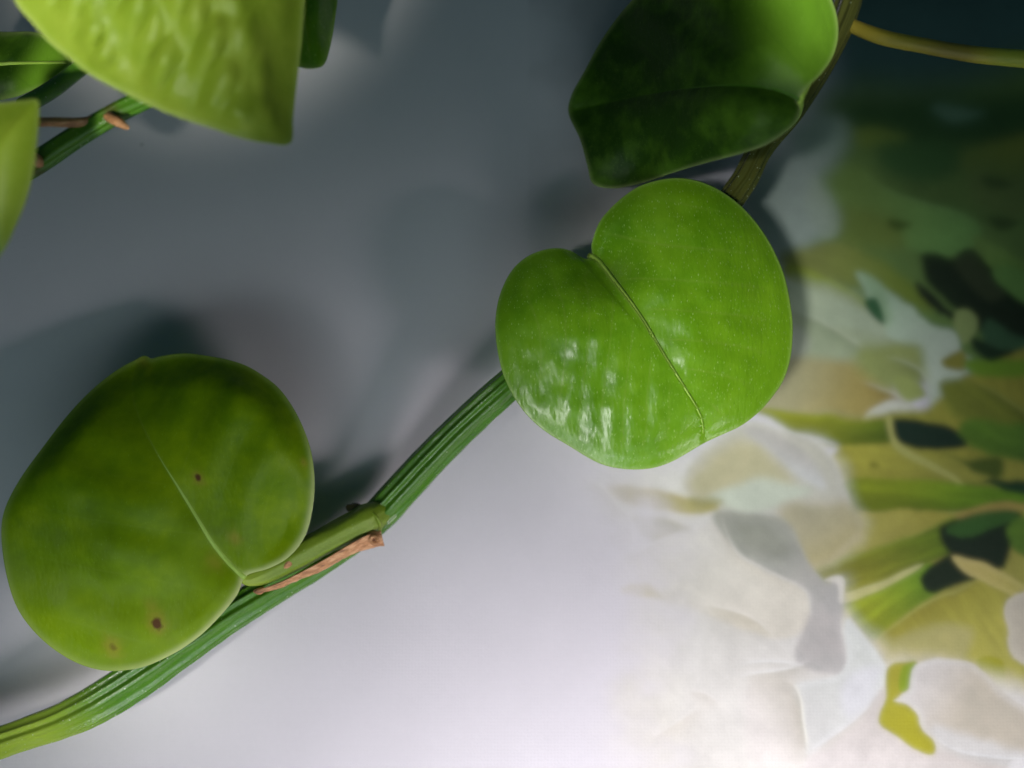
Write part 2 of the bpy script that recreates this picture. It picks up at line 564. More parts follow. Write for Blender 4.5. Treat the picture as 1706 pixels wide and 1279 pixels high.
    shape([(1280, 600), (1400, 600), (1480, 640), (1480, 690), (1400, 695), (1290, 685), (1250, 670)], (0.46, 0.40, 0.22), 12, col2=(0.46, 0.34, 0.10), grad=(1300, 620, 1440, 665))
    shape([(1425, 450), (1455, 465), (1490, 490), (1520, 510), (1560, 545), (1590, 552), (1600, 580), (1632, 615), (1600, 624), (1588, 672), (1548, 678), (1540, 630), (1520, 590), (1482, 560), (1475, 520), (1440, 490)], (0.42, 0.55, 0.38), 5, col2=(0.52, 0.58, 0.46), grad=(1440, 460, 1590, 640), wob=0.9)
    shape([(1434, 452), (1480, 490), (1485, 540), (1450, 500)], (0.32, 0.45, 0.24), 10, 0.8)
    shape([(1440, 502), (1462, 498), (1476, 538), (1455, 527)], (0.03, 0.12, 0.04), 3.5, wob=0.5)
    shape([(1430, 585), (1520, 575), (1540, 600), (1535, 640), (1480, 650), (1430, 620)], (0.36, 0.38, 0.12), 14)
    shape([(1592, 520), (1606, 513), (1625, 525), (1626, 548), (1605, 572), (1590, 545)], (0.34, 0.40, 0.13), 3.5, wob=0.6)
    shape([(1572, 598), (1600, 580), (1612, 600), (1600, 616), (1575, 612)], (0.30, 0.26, 0.04), 4)
    shape([(1490, 632), (1515, 632), (1540, 660), (1520, 670), (1498, 668)], (0.42, 0.45, 0.13), 4)
    crease([(1480, 600), (1530, 620), (1545, 660), (1550, 676)], 12, (0.6, 0.6, 0.5), (0.55, 0.58, 0.45), 1, 0.6)
    crease([(1440, 642), (1480, 656), (1520, 680), (1528, 684)], 14, (0.7, 0.62, 0.45), (0.60, 0.58, 0.44), 1, 0.8)
    shape([(1440, 690), (1470, 672), (1490, 668), (1528, 684), (1500, 700), (1450, 702)], (0.66, 0.66, 0.55), 4, wob=0.6)
    # --- olive base at right
    shape([(1250, 680), (1380, 690), (1540, 680), (1620, 620), (1800, 640), (1800, 1400), (1500, 1400), (1440, 1150), (1370, 980), (1340, 900), (1400, 800), (1390, 720)], (0.36, 0.32, 0.045), 8, col2=(0.42, 0.36, 0.08), grad=(1500, 720, 1600, 1150), streak=0.35)
    shape([(1560, 640), (1640, 640), (1800, 740), (1800, 800), (1680, 730), (1590, 690)], (0.24, 0.25, 0.03), 9, streak=0.5, col2=(0.16, 0.18, 0.02), grad=(1600, 650, 1760, 760))
    crease([(1625, 640), (1680, 670), (1720, 700), (1780, 730)], 14, (0.5, 0.5, 0.4), (0.42, 0.40, 0.10), 1, 0.7)
    shape([(1610, 600), (1700, 600), (1800, 620), (1800, 640), (1700, 622), (1620, 622)], (0.19, 0.32, 0.02), 5)
    # stalk a
    shape([(1255, 680), (1330, 684), (1410, 700), (1490, 702), (1500, 735), (1420, 742), (1340, 722), (1290, 700)], (0.32, 0.32, 0.02), 3.5, col2=(0.11, 0.16, 0.008), grad=(1330, 700, 1500, 720), streak=0.7, wob=0.5)
    crease([(1300, 712), (1360, 736), (1430, 742), (1500, 738)], 9, (0.55, 0.6, 0.4), (0.40, 0.38, 0.06), -1, 0.7)
    shape([(1482, 702), (1560, 702), (1600, 722), (1610, 745), (1560, 748), (1490, 738)], (0.006, 0.026, 0.012), 4, wob=0.6)
    shape([(1600, 705), (1700, 700), (1800, 720), (1800, 810), (1700, 775), (1610, 740)], (0.13, 0.24, 0.02), 7, streak=0.6, col2=(0.08, 0.16, 0.02), grad=(1620, 720, 1760, 770))
    shape([(1560, 762), (1610, 768), (1662, 762), (1664, 800), (1610, 806)], (0.08, 0.11, 0.012), 7)
    # pale ground between stalks a and b
    shape([(1405, 745), (1500, 742), (1600, 772), (1650, 806), (1520, 800), (1400, 795)], (0.44, 0.38, 0.05), 5, streak=0.4, col2=(0.34, 0.31, 0.05), grad=(1420, 780, 1600, 790))
    shape([(1448, 772), (1456, 768), (1466, 776), (1452, 778)], (0.22, 0.20, 0.02), 3, wob=0.4)
    # stalk b
    shape([(1410, 800), (1500, 797), (1600, 806), (1706, 820), (1800, 826), (1800, 852), (1640, 852), (1500, 854), (1410, 850)], (0.26, 0.29, 0.012), 3.5, col2=(0.14, 0.27, 0.012), grad=(1420, 820, 1700, 840), streak=0.8, wob=0.5)
    crease([(1410, 848), (1500, 852), (1580, 851), (1640, 848)], 12, (0.55, 0.6, 0.4), (0.52, 0.48, 0.14), -1, 0.8)
    shape([(1640, 806), (1706, 803), (1800, 808), (1800, 832), (1690, 822)], (0.012, 0.05, 0.014), 3.5)
    shape([(1590, 858), (1615, 850), (1660, 838), (1700, 838), (1760, 850), (1690, 852), (1640, 860), (1612, 866)], (0.46, 0.32, 0.08), 3, wob=0.4)
    # thin cream tendril
    shape([(1476, 695), (1486, 695), (1490, 725), (1505, 742), (1560, 775), (1604, 803), (1598, 806), (1540, 777), (1494, 750), (1482, 730)], (0.50, 0.46, 0.13), 2, wob=0.3)
    # cream wedge
    shape([(1405, 853), (1500, 852), (1570, 852), (1592, 866), (1500, 895), (1420, 918), (1370, 940), (1385, 890)], (0.50, 0.42, 0.10), 4, streak=0.25, col2=(0.44, 0.37, 0.06), grad=(1400, 900, 1580, 860))
    crease([(1440, 880), (1460, 872), (1440, 868)], 8, (0.7, 0.7, 0.5), (0.5, 0.44, 0.12), 1, 0.5)
    # stalks c and d with dark collars
    shape([(1345, 950), (1430, 922), (1540, 885), (1592, 862), (1612, 905), (1540, 940), (1440, 990), (1400, 975)], (0.36, 0.32, 0.03), 3.5, col2=(0.15, 0.22, 0.012), grad=(1380, 950, 1590, 880), streak=0.9, wob=0.5)
    crease([(1370, 945), (1440, 922), (1520, 896), (1580, 868)], 14, (0.65, 0.75, 0.5), (0.34, 0.36, 0.06), 1, 0.7)
    shape([(1402, 1005), (1500, 962), (1550, 938), (1590, 965), (1560, 990), (1500, 1030), (1452, 1070), (1420, 1030)], (0.36, 0.38, 0.018), 3.5, col2=(0.17, 0.29, 0.015), grad=(1440, 1050, 1555, 960), streak=0.7, wob=0.4)
    shape([(1405, 990), (1480, 962), (1530, 938), (1535, 943), (1490, 970), (1410, 1006)], (0.58, 0.54, 0.22), 2.5, wob=0.4)
    shape([(1562, 882), (1610, 862), (1690, 852), (1706, 868), (1692, 900), (1682, 935), (1665, 948), (1590, 930)], (0.006, 0.020, 0.006), 6, wob=0.6)
    shape([(1535, 955), (1590, 920), (1650, 930), (1640, 955), (1630, 962), (1590, 975), (1555, 990), (1537, 978)], (0.007, 0.020, 0.005), 5, wob=0.6)
    shape([(1575, 880), (1640, 855), (1696, 856), (1690, 872), (1600, 892)], (0.05, 0.14, 0.02), 5, 0.85)
    shape([(1690, 870), (1800, 860), (1800, 930), (1700, 925)], (0.12, 0.22, 0.02), 5, streak=0.6, col2=(0.16, 0.22, 0.02), grad=(1690, 900, 1780, 900))
    # lower olive field and pointed sepal
    shape([(1455, 1072), (1540, 1010), (1600, 985), (1640, 965), (1720, 1020), (1800, 1080), (1800, 1240), (1660, 1150), (1600, 1105), (1500, 1092)], (0.42, 0.36, 0.05), 4, streak=0.3, col2=(0.50, 0.43, 0.08), grad=(1560, 1000, 1640, 1120))
    shape([(1470, 1080), (1560, 1040), (1620, 1050), (1600, 1100), (1500, 1095)], (0.50, 0.43, 0.17), 12, 0.8)
    crease([(1460, 1070), (1540, 1012), (1600, 985), (1630, 968)], 14, (0.75, 0.7, 0.5), (0.46, 0.42, 0.10), 1, 0.7)
    shape([(1584, 926), (1630, 932), (1665, 948), (1720, 980), (1800, 1020), (1800, 1060), (1700, 1000), (1640, 968), (1610, 955)], (0.58, 0.45, 0.14), 3, col2=(0.48, 0.40, 0.08), grad=(1600, 930, 1740, 1010), edge=(0.66, 0.56, 0.22), wob=0.4)
    shape([(1628, 1098), (1672, 1100), (1668, 1155), (1650, 1142)], (0.42, 0.38, 0.015), 4, wob=0.6)
    shape([(1660, 1160), (1800, 1180), (1800, 1240), (1690, 1200)], (0.48, 0.42, 0.05), 6)
    shape([(1684, 1000), (1740, 980), (1800, 1000), (1800, 1130), (1720, 1110), (1685, 1080)], (0.56, 0.50, 0.38), 4, edge=(0.68, 0.64, 0.52))
    # --- white blossom
    shape([(960, 785), (1080, 775), (1170, 735), (1240, 705), (1300, 715), (1390, 760), (1412, 830), (1440, 870), (1410, 910), (1350, 950), (1380, 968), (1402, 962), (1405, 1010), (1470, 1080), (1478, 1100), (1540, 1105), (1640, 1120), (1800, 1190), (1800, 1400), (920, 1400), (1010, 1180), (1040, 1000), (1035, 880)], WH, 30, col2=(0.66, 0.63, 0.56), grad=(1200, 800, 1250, 1200), wob=1.2)
    shape([(940, 780), (1050, 785), (1040, 900), (1030, 1050), (1030, 1200), (1020, 1400), (900, 1400), (930, 1000)], tuple(0.98 * q for q in WALL_RGB), 110, 0.6, wob=2.5)
    # upper petal: cream heart, pale green sheen, grey fold with bright rim
    shape([(1150, 770), (1235, 706), (1300, 716), (1380, 752), (1408, 810), (1412, 850), (1330, 860), (1250, 852), (1180, 850), (1140, 810)], (0.58, 0.56, 0.46), 5, edge=(0.66, 0.64, 0.58), wob=0.5)
    shape([(1160, 775), (1230, 735), (1300, 770), (1320, 805), (1270, 830), (1190, 838), (1150, 810)], (0.56, 0.51, 0.30), 20)
    shape([(1180, 830), (1250, 800), (1310, 800), (1350, 812), (1310, 840), (1230, 852)], (0.60, 0.64, 0.50), 10)
    shape([(1245, 712), (1310, 728), (1360, 770), (1375, 812), (1330, 790), (1290, 755), (1255, 735)], (0.50, 0.47, 0.42), 7, col2=(0.66, 0.66, 0.62), grad=(1320, 740, 1300, 790), wob=0.5)
    crease([(1300, 716), (1350, 735), (1385, 765), (1400, 800)], 12, (0.8, 0.78, 0.72), (0.72, 0.70, 0.62), 1, 0.7)
    shape([(1300, 850), (1400, 830), (1440, 868), (1430, 895), (1380, 935), (1340, 945), (1320, 900)], (0.50, 0.44, 0.28), 14, col2=(0.52, 0.44, 0.22), grad=(1340, 850, 1390, 930))
    # tan gaps left of it
    shape([(1010, 812), (1080, 814), (1140, 822), (1196, 845), (1180, 854), (1120, 850), (1050, 840)], (0.52, 0.45, 0.30), 5, col2=(0.50, 0.42, 0.14), grad=(1030, 820, 1180, 850), wob=0.7)
    shape([(1150, 822), (1200, 834), (1196, 846), (1160, 836)], (0.42, 0.37, 0.14), 5, 0.7)
    shape([(1052, 862), (1090, 860), (1130, 868), (1148, 880), (1110, 892), (1085, 902), (1062, 880)], (0.50, 0.46, 0.31), 5, wob=0.6)
    shape([(1080, 866), (1110, 866), (1140, 878), (1110, 884)], (0.42, 0.38, 0.24), 6, 0.7)
    shape([(1038, 980), (1070, 974), (1115, 984), (1140, 996), (1080, 994), (1045, 990)], (0.55, 0.47, 0.17), 5, wob=0.6, col2=(0.58, 0.54, 0.42), grad=(1060, 980, 1130, 990))
    crease([(960, 790), (1000, 812), (1030, 845), (1045, 858)], 16, (0.80, 0.76, 0.70), (0.85, 0.83, 0.76), 1, 0.7)
    crease([(1045, 858), (1052, 890), (1048, 925)], 14, (0.85, 0.82, 0.78), (0.84, 0.82, 0.78), 1, 0.6)
    crease([(1040, 930), (1090, 908), (1150, 882)], 16, (0.78, 0.76, 0.68), (0.80, 0.78, 0.72), 1, 0.8)
    crease([(1060, 955), (1110, 978), (1160, 998), (1210, 1010)], 18, (0.80, 0.77, 0.68), (0.82, 0.80, 0.74), 1, 0.6)
    crease([(1100, 855), (1150, 862), (1190, 870)], 12, (0.85, 0.83, 0.78), (0.76, 0.74, 0.66), 1, 0.6)
    # mid petal and the grey underside that sweeps down
    shape([(1060, 928), (1150, 882), (1198, 868), (1225, 915), (1270, 950), (1340, 985), (1350, 1040), (1290, 1062), (1180, 1025), (1100, 990)], (0.68, 0.65, 0.55), 6, col2=(0.70, 0.65, 0.53), grad=(1120, 900, 1300, 1040), streak=0.08, wob=0.5)
    shape([(1185, 858), (1250, 852), (1310, 868), (1345, 930), (1382, 968), (1402, 958), (1406, 1005), (1402, 1060), (1410, 1100), (1396, 1124), (1345, 1112), (1325, 1085), (1345, 1040), (1345, 985), (1270, 948), (1225, 915)], (0.42, 0.40, 0.32), 5, col2=(0.50, 0.47, 0.43), grad=(1240, 870, 1390, 1080), wob=0.5, streak=0.15)
    shape([(1230, 870), (1290, 880), (1320, 920), (1290, 930), (1240, 905)], (0.36, 0.34, 0.26), 14, 0.8)
    crease([(1198, 866), (1215, 905), (1232, 930), (1280, 955), (1340, 985)], 8, (0.9, 0.88, 0.82), (0.74, 0.71, 0.62), 1, 0.7)
    crease([(1345, 985), (1348, 1030), (1340, 1070)], 10, (0.95, 0.95, 0.95), (0.66, 0.65, 0.60), 1, 0.4)
    shape([(1376, 964), (1396, 956), (1407, 966), (1405, 1005), (1398, 1000), (1396, 972)], (0.74, 0.70, 0.60), 2.5, wob=0.3)
    shape([(1345, 1030), (1390, 1030), (1395, 1100), (1360, 1106), (1335, 1085)], (0.44, 0.40, 0.36), 14, 0.6)
    # creases and small folds
    crease([(1180, 1010), (1230, 1022), (1256, 1034), (1284, 1058)], 26, (0.72, 0.69, 0.60), (0.78, 0.74, 0.64), 1, 0.75)
    crease([(1240, 1128), (1290, 1120), (1330, 1110), (1345, 1104)], 22, (0.74, 0.71, 0.64), (0.78, 0.77, 0.72), 1, 0.8)
    crease([(1240, 1108), (1290, 1104), (1335, 1108)], 8, (0.80, 0.79, 0.76), (0.76, 0.75, 0.70), 1, 0.7)
    crease([(1150, 1150), (1175, 1156), (1195, 1170)], 18, (0.86, 0.82, 0.77), (0.76, 0.72, 0.65), 1, 0.6)
    crease([(1090, 1230), (1130, 1205), (1165, 1180)], 22, (0.90, 0.86, 0.80), (0.74, 0.71, 0.64), 1, 0.6)
    # front petal lit
    shape([(1415, 1030), (1450, 1070), (1475, 1110), (1472, 1140), (1430, 1190), (1380, 1230), (1345, 1258), (1332, 1190), (1322, 1140), (1390, 1127), (1410, 1100), (1408, 1060)], (0.64, 0.65, 0.58), 4, edge=(0.72, 0.72, 0.67), col2=(0.58, 0.57, 0.52), grad=(1440, 1060, 1360, 1230), wob=0.4)
    shape([(1420, 1120), (1465, 1110), (1450, 1160), (1410, 1190), (1400, 1150)], (0.66, 0.65, 0.64), 12, 0.8)
    shape([(1250, 1140), (1318, 1132), (1330, 1200), (1340, 1270), (1260, 1270), (1240, 1200)], (0.52, 0.48, 0.40), 14, 0.75, col2=(0.66, 0.61, 0.55), grad=(1322, 1170, 1250, 1220))
    crease([(1316, 1138), (1328, 1155), (1335, 1200), (1342, 1250)], 9, (0.68, 0.62, 0.52), (0.80, 0.78, 0.66), 1, 0.8)
    crease([(1470, 1150), (1430, 1195), (1385, 1230), (1350, 1252)], 18, (0.82, 0.79, 0.74), (0.66, 0.65, 0.62), -1, 0.7)
    shape([(1380, 1240), (1430, 1195), (1478, 1140), (1500, 1190), (1540, 1240), (1700, 1290), (1700, 1400), (1340, 1400), (1345, 1265)], (0.58, 0.53, 0.47), 9, streak=0.12, col2=(0.64, 0.59, 0.54), grad=(1480, 1180, 1420, 1330))
    # right petal with yellow gaps
    shape([(1478, 1112), (1510, 1104), (1528, 1105), (1516, 1145), (1498, 1162), (1525, 1185), (1556, 1230), (1556, 1256), (1525, 1250), (1470, 1212), (1464, 1190), (1475, 1160)], (0.42, 0.36, 0.03), 3, col2=(0.44, 0.38, 0.014), grad=(1480, 1110, 1530, 1220), wob=0.4)
    shape([(1503, 1112), (1528, 1106), (1516, 1145), (1498, 1150)], (0.28, 0.36, 0.015), 2.5, wob=0.3)
    shape([(1488, 1167), (1512, 1152), (1526, 1106), (1600, 1098), (1640, 1118), (1680, 1160), (1800, 1240), (1800, 1290), (1700, 1268), (1620, 1260), (1590, 1252), (1556, 1232), (1535, 1212), (1530, 1190), (1510, 1174)], (0.62, 0.58, 0.52), 3, edge=(0.72, 0.71, 0.66), col2=(0.53, 0.47, 0.36), grad=(1515, 1150, 1610, 1200), wob=0.4)
    shape([(1560, 1200), (1640, 1230), (1760, 1260), (1760, 1285), (1620, 1262), (1560, 1232)], (0.62, 0.61, 0.57), 10, 0.8)
    crease([(1560, 1236), (1600, 1254), (1660, 1263), (1760, 1270)], 12, (0.75, 0.73, 0.70), (0.70, 0.70, 0.66), 1, 0.8)
    shape([(1684, 1266), (1740, 1272), (1740, 1340), (1700, 1320)], (0.66, 0.64, 0.60), 4)
    # streaky veining along the petals
    lum = smooth(0.30, 0.5, C.mean(-1))
    rot = (X + wx * 3 - 1200) * 0.9 + (Y + wy * 3 - 1000) * 0.45
    cro = -(X + wx * 3 - 1200) * 0.45 + (Y + wy * 3 - 1000) * 0.9
    C = C * (1 - lum * 0.07 * (fbm(rot / 240, cro / 14, 3, 57) - 0.5) - lum * 0.10 * (fbm(rot / 160, cro / 70, 2, 59) - 0.5))[..., None]
    fy = 0.74 + 0.14 * smooth(520, 720, Y) + 0.08 * smooth(760, 1000, Y) + 0.04 * smooth(950, 1150, Y)
    C = C * fy[..., None] * (1 - (1 - lum)[..., None] * np.array([0.16, 0.08, 0.0]))
    C = C * (1 + (lum * smooth(1040, 1160, X))[..., None] * np.array([0.0, 0.015, 0.09]))
    # the printed picture is itself soft, most of all in its upper half
    def blur(A, r):
        for ax in (0, 1):
            for _ in range(2):
                Q = np.concatenate([np.repeat(np.take(A, [0], ax), r + 1, ax), A, np.repeat(np.take(A, [-1], ax), r, ax)], ax)
                cs = np.cumsum(Q, ax)
                n_ = A.shape[ax]
                A = (np.take(cs, np.arange(2 * r + 1, 2 * r + 1 + n_), ax) - np.take(cs, np.arange(0, n_), ax)) / (2 * r + 1)
        return A
    soft1, soft2 = blur(C, 2), blur(C, 6)
    t = 0.7 * smooth(1050, 800, Y)[..., None]
    C = C * (1 - t) * 0.5 + soft1 * (1 - t) * 0.5 + t * soft1
    t = smooth(560, 250, Y)[..., None] * 0.6
    C = C * (1 - t) + soft2 * t
    # very fine ink mottling
    C *= (0.95 + 0.10 * fbm(X / 14, Y / 14, 3, 21))[..., None]
    # fade into the plain wall along the left and upper border
    m = smooth(930, 1190, X + wx * 6 + 190 * (fbm(X / 120, Y / 90, 3, 77) - 0.5) + 90 * smooth(760, 600, Y)) * smooth(-60, 0, Y + 10 + 0 * X)
    V = P(X, Y, 0.00001).reshape(-1, 3)
    h, w = X.shape
    a = (np.arange(h - 1)[:, None] * w + np.arange(w - 1)[None, :]).ravel()
    F = np.stack([a, a + w, a + w + 1, a + 1], 1)
    o = mesh_obj('flower_print', V, F, print_material(), wall)
    ca = o.data.color_attributes.new('ink', 'FLOAT_COLOR', 'POINT')
    rgba = np.ones((h * w, 4), np.float32)
    rgba[:, :3] = np.clip(C.reshape(-1, 3), 0, 1)
    ca.data.foreach_set('color', rgba.ravel())
    attr(o, 'printed', m.ravel())
    o['label'] = 'printed white blossoms on olive green stalks fading into the wallpaper'
    return o


paint_print()


# ------------------------------------------------------------------ plant builders
def near_line(X, Y, line):
    """signed distance to a polyline and the arc length of the foot point"""
    best = np.full(X.shape, 1e18)
    sd = np.zeros(X.shape)
    sl = np.zeros(X.shape)
    acc = 0.0
    for i in range(len(line) - 1):
        ax, ay = line[i][:2]
        bx, by = line[i + 1][:2]
        ex, ey = bx - ax, by - ay
        L = math.hypot(ex, ey)
        t = np.clip(((X - ax) * ex + (Y - ay) * ey) / (L * L), 0, 1)
        dx, dy = X - ax - ex * t, Y - ay - ey * t
        d2 = dx * dx + dy * dy
        k = d2 < best
        side = np.sign(ex * dy - ey * dx)
        sd = np.where(k, np.sqrt(d2) * side, sd)
        sl = np.where(k, acc + t * L, sl)
        best = np.where(k, d2, best)
        acc += L
    # arc length smoothed over neighbouring foot points, so that creases never fan out
    sm = np.asarray(catmull([p[:2] for p in line], 70))
    al = np.concatenate([[0], np.cumsum(np.linalg.norm(np.diff(sm, axis=0), axis=1))])
    m0 = best
    num = np.zeros(X.shape)
    den = np.zeros(X.shape)
    for (ax, ay), a in zip(sm, al):
        w = np.exp(-np.minimum(((X - ax) ** 2 + (Y - ay) ** 2 - m0) / (2 * 45.0 ** 2 + 0.15 * m0), 60))
        num += w * a
        den += w
    far = smooth(5, 40, np.sqrt(m0))
    sl = sl * (1 - far) + num / den * far
    return sd, sl


def leaf(parent, outline, center, rib, hfun, mat, label, n=260, rings=120, thick=0.00045, ribw=(7, 2.5), lat=(55, 1.0, 1.0),
         blem=(), tone=None, rimw=7.0, rib_lift=0.0002, ribmat=None, lit_rim_side=None):
    ol = catmull(outline, n, True)
    c = np.asarray(center, float)
    r = (np.arange(1, rings + 1) / rings) ** 0.8
    pts = c + (ol - c)[None, :, :] * r[:, None, None]
    X = np.concatenate([[c[0]], pts[..., 0].ravel()])
    Y = np.concatenate([[c[1]], pts[..., 1].ravel()])
    R = np.concatenate([[0], np.repeat(r, n)])
    ED = np.concatenate([[1e3], (np.linalg.norm(ol - c, axis=1)[None, :] * (1 - r[:, None])).ravel()])
    rl = catmull(rib, 60)
    d, s = near_line(X, Y, rl)
    h = hfun(X, Y, d, s, R)
    V = P(X, Y, h)
    F = [(0, 1 + i, 1 + (i + 1) % n) for i in range(n)]
    for j in range(rings - 1):
        a, b = 1 + j * n, 1 + (j + 1) * n
        F += [(a + i, b + i, b + (i + 1) % n, a + (i + 1) % n) for i in range(n)]
    F = [f[::-1] for f in F]
    o = mesh_obj('leaf', V, F, mat, parent)
    o['label'] = label
    attr(o, 'vein', np.exp(-(d / (ribw[0] * np.clip(1.1 - s / 420, 0.35, 1))) ** 2) * np.clip(1.1 - s / 380, 0.15, 1))
    sp, cl, cr = lat
    q = s - np.abs(d) * np.where(d > 0, cl, cr)
    ph = q / sp
    lv = np.exp(-(((ph - np.round(ph)) * sp) / 1.7) ** 2) * smooth(4, 30, np.abs(d)) * (1 - smooth(0.75, 0.97, R)) * 0.6
    attr(o, 'lateral', lv)
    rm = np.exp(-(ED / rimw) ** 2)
    if lit_rim_side is not None:
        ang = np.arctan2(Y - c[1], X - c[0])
        dd = np.abs((ang - math.radians(lit_rim_side[0]) + math.pi) % (2 * math.pi) - math.pi)
        rm = rm * (0.25 + 0.75 * (1 - smooth(math.radians(lit_rim_side[1]) * 0.5, math.radians(lit_rim_side[1]), dd)))  # rim light painted in: edge coloured paler on the lit side
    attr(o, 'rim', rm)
    b = np.zeros(X.shape)
    for bx, by, br, bs in blem:
        wob = 1 + 0.9 * (vnoise(X / 7, Y / 7, 3) - 0.5)
        b = np.maximum(b, bs * np.exp(-(((X - bx) / br) ** 2 + ((Y - by) / (br * 1.15)) ** 2 + 0.5 * (X - bx) * (Y - by) * -1 / br ** 2) * wob))
    attr(o, 'blemish', b)
    attr(o, 'tone', tone(X, Y, d, s, R) if tone is not None else np.zeros(X.shape))
    md = o.modifiers.new('thickness', 'SOLIDIFY')
    md.thickness = thick
    md.offset = -1
    # midrib
    rp = catmull(rib, 50)
    dd, ss = near_line(rp[:, 0], rp[:, 1], rl)
    RR = np.zeros(len(rp))
    for i, (x, y) in enumerate(rp[:, :2]):
        v = np.array([x, y]) - c
        a0 = np.arctan2(ol[:, 1] - c[1], ol[:, 0] - c[0])
        k = np.argmin(np.abs((a0 - math.atan2(v[1], v[0]) + math.pi) % (2 * math.pi) - math.pi))
        RR[i] = min(1.0, np.linalg.norm(v) / np.linalg.norm(ol[k] - c))
    hh = hfun(rp[:, 0], rp[:, 1], dd * 0, ss, RR) + rib_lift
    w = np.linspace(ribw[0], ribw[1], len(rp))
    tube('midrib', np.column_stack([rp[:, :2], hh, w]), ribmat or M_RIB, o, ribs=0, seg=12, n=60)
    return o


def tube(name, path, mat, parent, ribs=0, depth=0.1, seg=48, n=160, tone=None, brown=None, wob=0.0, twist=0.0, cap=True):
    """path rows: px, py, height above the wall (m), radius (px)"""
    p = catmull(path, n)
    C3 = P(p[:, 0], p[:, 1], p[:, 2])
    rad = p[:, 3] * pix_size(p[:, 0], p[:, 1], p[:, 2])
    T = np.gradient(C3, axis=0)
    T /= np.linalg.norm(T, axis=1)[:, None]
    up = np.array([0, -1.0, 0])
    A = np.cross(T, up)
    A /= np.linalg.norm(A, axis=1)[:, None]
    B = np.cross(A, T)
    th = np.linspace(0, 2 * math.pi, seg, endpoint=False)
    u = np.concatenate([[0], np.cumsum(np.linalg.norm(np.diff(C3, axis=0), axis=1))])
    TH = th[None, :] + twist * u[:, None]
    prof = np.ones((n, seg))
    ridge = np.ones((n, seg)) * 0.5
    if ribs:
        cs = np.cos(TH * ribs + 1.1 * np.sin(TH * 3) + 1.2 * (fbm(u[:, None] * 60 + 0 * TH, 2 * np.cos(TH), 2, 19) - 0.5))
        prof = 1 + depth * (np.abs(cs) ** 0.7 * np.sign(cs) - 0.3)
        ridge = np.clip(cs * 0.5 + 0.5, 0, 1)
    if wob:
        prof = prof * (1 + wob * (fbm(u[:, None] * 260 + 0 * TH, 3 * np.cos(TH), 3, 9) - 0.5))
    V = C3[:, None, :] + (rad[:, None] * prof)[..., None] * (np.cos(th)[None, :, None] * A[:, None, :] + np.sin(th)[None, :, None] * B[:, None, :])
    V = V.reshape(-1, 3)
    F = []
    for j in range(n - 1):
        a, b = j * seg, (j + 1) * seg
        F += [(a + i, b + i, b + (i + 1) % seg, a + (i + 1) % seg) for i in range(seg)]
    V = np.vstack([V, C3[0] - T[0] * rad[0] * 0.4, C3[-1] + T[-1] * rad[-1] * 0.4])
    m = n * seg
    F += [(m, i, (i + 1) % seg) for i in range(seg)] + [(m + 1, m - seg + (i + 1) % seg, m - seg + i) for i in range(seg)]
    o = mesh_obj(name, V, F, mat, parent)
    ex = lambda v: np.concatenate([np.asarray(v).ravel(), [0, 0]])
    attr(o, 'along', ex(np.repeat(u * 100, seg)))
    attr(o, 'around', ex(np.tile(np.abs(th - math.pi) / math.pi, n)))
    attr(o, 'ridge', ex(ridge))
    px = p[:, 0]
    attr(o, 'tone', ex(np.repeat(tone(p) if tone else np.zeros(n), seg)))
    attr(o, 'brown', ex(np.repeat(brown(p) if brown else np.zeros(n), seg)))
    return o


# ------------------------------------------------------------------ the main vine
vine = empty('pothos_vine', P(620, 868, 0.0), 'glossy green pothos vine with heart shaped leaves rising diagonally across the wall', 'plant')
vine_stem = np.array([
    (-90, 1268, .012, 27), (-20, 1243, .012, 26), (40, 1222, .012, 26), (95, 1203, .012, 28), (135, 1185, .012, 31), (175, 1163, .012, 32.5), (230, 1128, .0115, 33), (300, 1080, .011, 31),
    (370, 1031, .0105, 29), (440, 988, .010, 27), (510, 948, .009, 25), (570, 908, .009, 25), (622, 866, .0095, 27), (660, 826, .010, 28),
    (740, 741, .0155, 27), (840, 648, .0205, 26), (940, 565, .021, 25), (1060, 478, .021, 23), (1160, 400, .022, 22), (1232, 312, .024, 21),
    (1268, 246, .026, 20), (1322, 176, .028, 22), (1372, 96, .027, 22), (1402, 34, .026, 22), (1425, -40, .025, 21), (1440, -110, .025, 21)])
tube('stem', vine_stem, M_STEM, vine, ribs=9, depth=0.09, seg=90, n=420,
     tone=lambda p: (1 - smooth(60, 210, p[:, 0])) * 0.85,
     brown=lambda p: smooth(1180, 1225, p[:, 0]) * 0.85, wob=0.06, twist=2.5)
# petiole of the spotted leaf, lying on the stem
tube('petiole', np.array([(636, 850, .0100, 20), (616, 864, .0122, 28), (590, 877, .0132, 26), (550, 897, .0140, 24), (500, 924, .0144, 22.5), (460, 946, .0150, 20), (436, 958, .0154, 17), (419, 964, .0160, 13), (408, 963, .0164, 10), (398, 955, .0164, 7)]),
     M_PETIOLE, vine, ribs=5, depth=0.03, seg=48, n=120, wob=0.14, tone=lambda p: 0.95 * (1 - smooth(415, 460, p[:, 0])))['label'] = 'smooth pale green petiole lying along the ribbed stem'
# node collar
tube('node_ring', np.array([(604, 849, .0118, 2), (615, 850, .0142, 2.2), (626, 859, .0156, 2.2), (633, 872, .0148, 2.2), (634, 886, .0125, 2)]), M_PETIOLE, vine, seg=16, n=40, wob=0.2)
